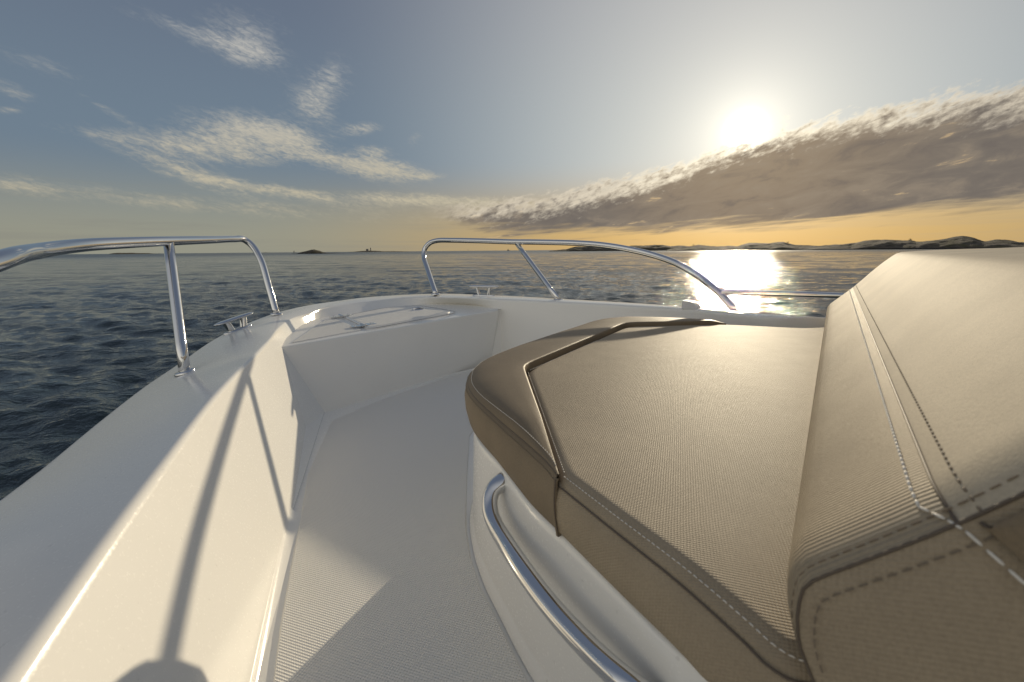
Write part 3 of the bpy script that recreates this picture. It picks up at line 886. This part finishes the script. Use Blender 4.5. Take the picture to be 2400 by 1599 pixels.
hz = [(1181, 1131, -.004), (1172, 1124, .006), (1152, 1126, .020), (1140, 1162, .033), (1144, 1199, .035), (1182, 1267, .036), (1239, 1355, .036), (1297, 1432, .036), (1346, 1485, .035), (1411, 1552, .033), (1470, 1606, .030), (1530, 1650, .022), (1575, 1668, .006), (1590, 1672, -.004)]
hp_ = resample([q for q in [off_wall(*h) for h in hz] if q is not None], 90)
for _ in range(60):
    hp_ = [hp_[0]] + [(hp_[i - 1] + hp_[i] * 2 + hp_[i + 1]) / 4 for i in range(1, len(hp_) - 1)] + [hp_[-1]]
han = mesh('grab_handle', *tube_vf(hp_, [.0118 + .005 * max(0, 1 - i / 8) ** 1.5 for i in range(len(hp_))], 22), CHR, boat)

# ------------------------------------------------------------------ sunpad cushion
pad = empty('sunpad_cushion', (.45, 1.0, EYE + BOTZ), 'flat taupe sunpad cushion on the foredeck with raised smooth border', 'cushion')
def TP(px, py, dz=0.0): return at(px, py, PADZ + dz)
P1, P2, P3 = TP(1228, 866), TP(1465, 764), TP(1310, 1112)
TIP = TP(1700, 759)
near_edge = [P3, TP(1440, 1212), TP(1600, 1334), TP(1753, 1466), TP(1815, 1524), TP(1850, 1546, .0), TP(1905, 1556)]
ne = resample(near_edge, 34)
poly = []
def seg(a, b_, n): return [a.lerp(b_, k / n) for k in range(n)]
farx = Vector((1.55, 1.72, EYE + PADZ)); nearx = Vector((.60, .06, EYE + PADZ))
poly += seg(P1, P2, 16) + seg(P2, TIP, 10) + seg(TIP, TP(1905, 769), 8) + seg(TP(1905, 769), farx, 6) + seg(farx, nearx, 12) + seg(nearx, ne[-1], 8)
poly += list(reversed(ne))[:-1] + seg(P3, P1, 16)
def lapl(P, keep, it=2):
    for _ in range(it):
        P = [p if i in keep else (P[i - 1] + p * 2 + P[(i + 1) % len(P)]) / 4 for i, p in enumerate(P)]
    return P
poly = lapl(poly, set(), 2)
def inset(P, d):
    n = len(P); out = []
    for i in range(n):
        a, c = P[i - 1], P[(i + 1) % n]
        t = (c - a); t.z = 0; t.normalize()
        nn = Vector((-t.y, t.x, 0))
        out.append(P[i] + nn * d)
    return out
area = sum(poly[i - 1].x * poly[i].y - poly[i].x * poly[i - 1].y for i in range(len(poly)))
sg_ = 1 if area > 0 else -1
Wd, Dp = .019, .012
rows = []
rows.append([p + Vector((0, 0, -.030)) for p in inset(poly, sg_ * .004)])
rows.append([p + Vector((0, 0, -Dp - .004)) for p in inset(poly, 0)])
for d in (.0012, .003, .0055, .0085, .0115, .0145, .017, .019):
    rows.append([p + Vector((0, 0, -Dp * (1 - d / Wd) ** 2)) for p in inset(poly, sg_ * d)])
v, f = loft(rows, True)
nP = len(poly)
f.append(tuple(range((len(rows) - 1) * nP, len(rows) * nP)))
mesh('top_panel', v, f, FAB, pad, merge=0)

# raised border: inner seam line and outer seam line, P3 -> P1 -> P2 -> TIP
inn = resample([P3, P1], 26, False)[:-1] + resample([P1, P2], 26, False)[:-1] + resample([P2, TIP], 20, False)
for _ in range(2):
    inn = [inn[0]] + [(inn[i - 1] + inn[i] * 2 + inn[i + 1]) / 4 for i in range(1, len(inn) - 1)] + [inn[-1]]
oz = .001
outp = [TP(1306, 1112, .0), TP(1287, 1085, oz * .5), TP(1245, 1043, oz), TP(1203, 1004, oz), TP(1150, 958, oz), TP(1111, 921, oz), TP(1097, 895, oz), TP(1101, 869, oz), TP(1128, 845, oz), TP(1190, 818, oz), TP(1257, 795, oz), TP(1341, 768, oz), TP(1413, 747.5, oz),
        TP(1471, 743, oz), TP(1547, 745, oz), TP(1620, 750, oz * .6), TP(1690, 757.5, .0), TP(1702, 759.5, .0)]
# outer path resampled in three runs so it stays opposite the inner line
def run(a, b_, n): return resample(outp[a:b_ + 1], n)
out_ = run(0, 7, 26)[:-1] + run(7, 13, 26)[:-1] + run(13, 17, 20)
rows = []
H = .012
def brd(k, dz):
    return [a.lerp(b_, k) + Vector((0, 0, dz * min(1, (a - b_).length / .05))) for a, b_ in zip(inn, out_)]
rows.append([p + Vector((0, 0, -.022)) for p in inn])
for k, h_ in ((0.0, -.012), (.002, .002), (.007, .0082), (.018, .0108), (.05, .0118), (.25, H), (.45, H), (.65, .011), (.80, .008), (.90, .004), (.96, -.001), (1.0, -.006)):
    rows.append(brd(k, h_))
mesh('border_top', *loft(rows), SMO, pad, merge=0.0002)
# border side wall
side = []
bo = [at(1310, 1254, BOTZ), at(1282, 1228, BOTZ), at(1241, 1186, BOTZ), at(1200, 1133, BOTZ), at(1165, 1086, BOTZ), at(1134, 1050, BOTZ), at(1111, 1017, BOTZ), at(1101, 985, BOTZ), at(1108, 955, BOTZ)]
bo2 = [bo[-1], TP(1130, 915, -.085), TP(1260, 862, -.085), TP(1350, 832, -.085), TP(1425, 806, -.085), TP(1475, 798, -.085)]
bo3 = [bo2[-1], TP(1550, 802, -.085), TP(1702, 815, -.085)]
bl = resample(bo, 26)[:-1] + resample(bo2, 26)[:-1] + resample(bo3, 20)
seam_b = [p + Vector((0, 0, -.006 * min(1, (a - p).length / .05))) for p, a in zip(out_, inn)]
cc = Vector((.6, 1.0, 0))
def bulge(k, amt):
    r = []
    for a, b_ in zip(seam_b, bl):
        q = a.lerp(b_, k)
        d = q - cc; d.z = 0
        r.append(q + d.normalized() * amt)
    return r
mesh('border_side', *loft([bulge(0, -.004), bulge(.03, .001), bulge(.1, .0045), bulge(.3, .008), bulge(.6, .007), bulge(.9, .002), bulge(1, -.004), bulge(1, -.05)]), SMO, pad, merge=0)
# woven side under the near edge, from the upright seam to beneath the backrest
ne2 = [p for p in ne] + [Vector((.36, .17, EYE + PADZ)), Vector((.52, .08, EYE + PADZ))]
ne2 = resample(ne2, 44)
bt_ = resample([at(1310, 1254, BOTZ), at(1450, 1397, BOTZ), at(1600, 1546, BOTZ), at(1660, 1612, BOTZ), Vector((.24, .20, EYE + BOTZ)), Vector((.40, .10, EYE + BOTZ)), Vector((.55, .04, EYE + BOTZ))], 44)
sn = Vector((-.85, -.52, 0))
def srow(k, amt):
    r = [a.lerp(b_, k) + Vector((0, 0, -Dp * (1 - k))) + sn * amt for a, b_ in zip(ne2, bt_)]
    return [r[0] + (r[0] - r[1]).normalized() * .016 - sn * .010, r[0] + (r[0] - r[1]).normalized() * .004 - sn * .003] + r
mesh('side_panel', *loft([srow(0, -.004), srow(.03, .0005), srow(.12, .004), srow(.3, .0065), srow(.6, .006), srow(.9, .002), srow(1, -.004), srow(1, -.05)]), FAB, pad, merge=0)
# seams and stitches
rt_s = Vector((.52, -.85, 0))
def vshift(P, off, dz): return [p + off + Vector((0, 0, dz)) for p in P]
mesh('edge_crease_shade', *tube_vf(resample([p + Vector((0, 0, -Dp - .002)) + sn * .0012 for p in ne2], 90), .0010, 7), CRS, pad)
mesh('border_crease_shade', *tube_vf([p + Vector((0, 0, -.001)) for p in resample(seam_b[:44], 120, False)], .0010, 7), CRS, pad)
vs = []
for k in [j / 16 for j in range(17)]:
    q = (seam_b[0] + Vector((0, 0, -.004))).lerp(bl[0], k)
    d = q - cc; d.z = 0
    vs.append(q + d.normalized() * (.0005 + .0050 * math.sin(math.pi * min(1, .12 + k * .9))))
mesh('upright_seam', *tube_vf(vs, .0030, 10), SMO, pad)
mesh('upright_crease_shade', *tube_vf([p + rt_s * .0020 + sn * .0021 for p in vs], .0009, 7), CRS, pad)
def para(d): return -Dp * (1 - min(d, Wd) / Wd) ** 2
ins = inset(poly, sg_ * .0065)
z65 = para(.0065)
k0 = idx_near(poly, P3); k1 = idx_near(poly, P1)
def offset_path(P, d, dz, c=cc):
    r = []
    for p in P:
        q = c - p; q.z = 0
        r.append(p + q.normalized() * d + Vector((0, 0, dz)))
    return r
rt_ = Vector((.85, .52, 0))
st1 = dashes([p + rt_ * .007 + Vector((0, 0, para(.007) + .0004)) for p in resample(ne2[:40], 80, False)], .0058, .0040, .00055, .0003)
mesh('edge_stitching', st1.v, st1.f, THR, pad, merge=0)
st2 = dashes(vshift(resample([P3.lerp(P1, .02), P1.lerp(P3, .02)], 30), Vector((.008, .001, 0)), para(.008) + .0004), .0060, .0042, .00055, .0003)
mesh('inner_stitching', st2.v, st2.f, THR, pad, merge=0)
i12 = (P2 - P1).normalized(); n12 = Vector((i12.y, -i12.x, 0))
st3 = dashes([p + n12 * .008 + Vector((0, 0, para(.008) + .0004)) for p in resample([P1.lerp(P2, .02), P1.lerp(P2, .6)], 30)], .0060, .0042, .0006, .0003)
mesh('inner_stitching', st3.v, st3.f, THR, pad, merge=0)
bs = []
for a, b_ in list(zip(inn, out_))[1:36]:
    w = (a - b_).length
    k = max(0.0, 1 - .007 / max(w, .008))
    hz_ = float(np.interp(k, [0, .06, .25, .45, .65, .8, .9, .96, 1], [-.01, .008, H, H, .011, .008, .004, -.001, -.006])) * min(1, w / .05)
    bs.append(a.lerp(b_, k) + Vector((0, 0, hz_ + .0005)))
st4 = dashes(resample(bs, 80), .0060, .0042, .00055, .0003)
mesh('border_stitching', st4.v, st4.f, THR, pad, merge=0)
sb = []
for p, b_ in list(zip(seam_b, bl))[0:34]:
    q = p.lerp(b_, .085); d = q - cc; d.z = 0
    sb.append(q + d.normalized() * .0047)
st5 = dashes(resample(sb, 80), .0060, .0040, .0005, .0)
mesh('side_stitching', st5.v, st5.f, THD, pad, merge=0)

# ------------------------------------------------------------------ backrest
bk = empty('backrest_cushion', (.6, .6, EYE - .31), 'large sand coloured wedge backrest bolster resting on the sunpad', 'cushion')
AZB = rad(35.0)
dv = Vector((math.sin(AZB), math.cos(AZB), 0)); bv = Vector((math.cos(AZB), -math.sin(AZB), 0))
prof = [(.06, -.47), (.054, -.38), (.028, -.328), (.010, -.29), (-.001, -.265), (-.0045, -.243), (-.0040, -.226), (-.0015, -.214), (.0055, -.2045), (.0180, -.1915), (.0400, -.1690), (.0630, -.1445), (.0874, -.1160), (.112, -.085), (.140, -.053), (.160, -.033), (.1715, -.0228), (.1775, -.0190), (.186, -.0170), (.24, -.0125),
        (.30, -.009), (.40, -.006), (.52, -.005), (.56, -.02), (.575, -.05), (.58, -.12), (.58, -.30), (.58, -.47)]
pr = resample([Vector((q, 0, z_)) for q, z_ in prof], 110)
SEAMI = min(range(110), key=lambda i: (pr[i] - Vector((.063, 0, -.1445))).length)
pn_ = []
for i in range(110):
    t = (pr[min(i + 1, 109)] - pr[max(i - 1, 0)]).normalized()
    pn_.append(Vector((t.z, 0, -t.x)))       # points inward / outward, fixed below
if pn_[40].x < 0 or True:
    c_ = Vector((.3, 0, -.25))
    pn_ = [n_ if n_.dot(c_ - p) > 0 else -n_ for n_, p in zip(pn_, pr)]
def s_end(z_): return .325
S_FAR = 2.12
KB = PADZ / -.29
def bpt(q, s, z_): return dv * (s * KB) + bv * (q * KB) + Vector((0, 0, EYE + z_ * KB))
ends = [0, .0012, .003, .006, .010, .015, .021, .028, .036, .045, .055]
def drop(d, R=.046, D=.009): return D * (1 - min(d, R) / R) ** 2
srows = []
offs = [(e, drop(e)) for e in ends]
mids = [k / 40 for k in range(1, 40)]
def brow_at(kind, val, dd):
    r = []
    for p, n_ in zip(pr, pn_):
        s0 = s_end(p.z)
        if kind == 'n': s = s0 + val
        elif kind == 'f': s = S_FAR - val
        else: s = (s0 + .055) + (S_FAR - .055 - s0 - .055) * val
        q = p + n_ * dd
        r.append((q, s))
    return r
allrows = [brow_at('n', e, d) for e, d in offs] + [brow_at('m', k, 0) for k in mids] + [brow_at('f', e, d) for e, d in reversed(offs)]
def part_rows(i0, i1, groove):
    R_ = []
    for row in allrows:
        r = []
        for i in range(i0, i1 + 1):
            q, s = row[i]
            g = 0.0
            for edge in groove:
                dist = (pr[i] - pr[edge]).length
                g = max(g, .0012 * max(0, 1 - dist / .0035) ** 2)
            q = q + pn_[i] * g
            r.append(bpt(q.x, s, q.z))
        R_.append(r)
    return R_
mesh('front_panel', *loft(part_rows(0, SEAMI, [SEAMI])), FBK, bk, merge=0)
mesh('top_panel', *loft(part_rows(SEAMI, 109, [SEAMI])), SMP, bk, merge=0)
# end caps
def cap(row, sgn):
    ring = [bpt(q.x, s, q.z) for q, s in row]
    c = sum(ring, Vector()) / len(ring)
    rows = [ring]
    for k, o_ in ((.985, .0015), (.96, .004), (.9, .007), (.75, .010), (.5, .012), (.2, .012)):
        rows.append([c + (p - c) * k + dv * (sgn * o_) for p in ring])
    v, f = loft(rows, False)
    n = len(ring)
    f.append(tuple(range((len(rows) - 1) * n, len(rows) * n)))
    # close the strip along the bottom
    for r_ in range(len(rows) - 1):
        f.append((r_ * n + n - 1, r_ * n, (r_ + 1) * n, (r_ + 1) * n + n - 1))
    return v, f
mesh('end_panel', *cap(allrows[0], -1), FAB, bk, merge=0)
mesh('far_end_panel', *cap(allrows[-1], 1), FAB, bk, merge=0)
ring0 = [bpt(q.x, s, q.z) for q, s in allrows[0]]
mesh('end_crease_shade', *tube_vf([p - dv * .0004 for p in ring0], .0010, 7, False), CRS, bk)
sl0 = [bpt(pr[SEAMI].x + pn_[SEAMI].x * (d + .0006), s, pr[SEAMI].z + pn_[SEAMI].z * (d + .0006)) for (q, s), d in [(row[SEAMI], (row[SEAMI][0] - pr[SEAMI]).length) for row in allrows]]
mesh('seam_crease_shade', *tube_vf(sl0, .0009, 7), CRS, bk)
def along(i, lift):
    return [bpt((row[i][0] - pn_[i] * lift).x, row[i][1], (row[i][0] - pn_[i] * lift).z) for row in allrows]
def at_arc(dist):
    """profile index a given arc length from the seam (negative: towards the front)"""
    i, acc_ = SEAMI, 0
    st = 1 if dist > 0 else -1
    while acc_ < abs(dist):
        acc_ += (pr[i + st] - pr[i]).length; i += st
    return i
q1 = dashes(resample(along(at_arc(-.011), .0003)[6:], 300, False), .0072, .0048, .0009, .0009, 6)
mesh('front_stitching', q1.v, q1.f, THR, bk, merge=0)
q2 = dashes(resample(along(at_arc(.010), .0003), 300, False), .0072, .0040, .0007, .0001, 6)
mesh('top_stitching', q2.v, q2.f, THD, bk, merge=0)
def around(rowi, i0, i1, lift):
    row = allrows[rowi]
    return [bpt((row[i][0] - pn_[i] * lift).x, row[i][1], (row[i][0] - pn_[i] * lift).z) for i in range(i0, i1)]
q3 = dashes(resample(around(4, at_arc(-.16), 109, .0003), 200, False), .0075, .0050, .0006, .0001, 6)
mesh('end_stitching', q3.v, q3.f, THD, bk, merge=0)
ci = sum(ring0, Vector()) / len(ring0)
q4 = dashes(resample([bpt((q + pn_[i] * .0095).x, s_ - .0062, (q + pn_[i] * .0095).z) for i, (q, s_) in list(enumerate(allrows[0]))[at_arc(-.16):109]], 200, False), .0075, .0050, .0006, 0, 6)
mesh('end_stitching', q4.v, q4.f, THD, bk, merge=0)
# diagonal seam across the end panel
j0 = bpt(pr[SEAMI].x + .007, .325, pr[SEAMI].z - .0055)
j1 = bpt(.20, .30, -.238)
f0 = along(at_arc(-.011), .0006)[6]
dg = [f0.lerp(j0 - dv * .003, k / 4) for k in range(4)] + [j0.lerp(j1, k / 12) - dv * (.003 + .009 * min(1, k / 3)) for k in range(13)]
q5 = dashes(dg, .0090, .0072, .0008, 0, 6)
mesh('diagonal_stitching', q5.v, q5.f, THR, bk, merge=0)
dcs = [p + bv * .0065 + UPV * .0045 for p in dg[4:]]
mesh('diagonal_crease_shade', *tube_vf(dcs, .0010, 7), CRS, bk)
# darker smooth gusset between the diagonal seam and the upper edge of the end panel
up_e = resample([ci + (p - ci) * .985 - dv * .0030 for p in ring0[SEAMI + 1:SEAMI + 34]], 14)
lo_e = resample([p - dv * .0005 for p in dcs], 14)
gus = [[a.lerp(b_, k) - dv * (.0035 * math.sin(math.pi * k) + .004) for a, b_ in zip(up_e, lo_e)] for k in (0, .05, .2, .5, .8, .95, 1)]
mesh('end_gusset', *loft(gus), SMO, bk, merge=0)
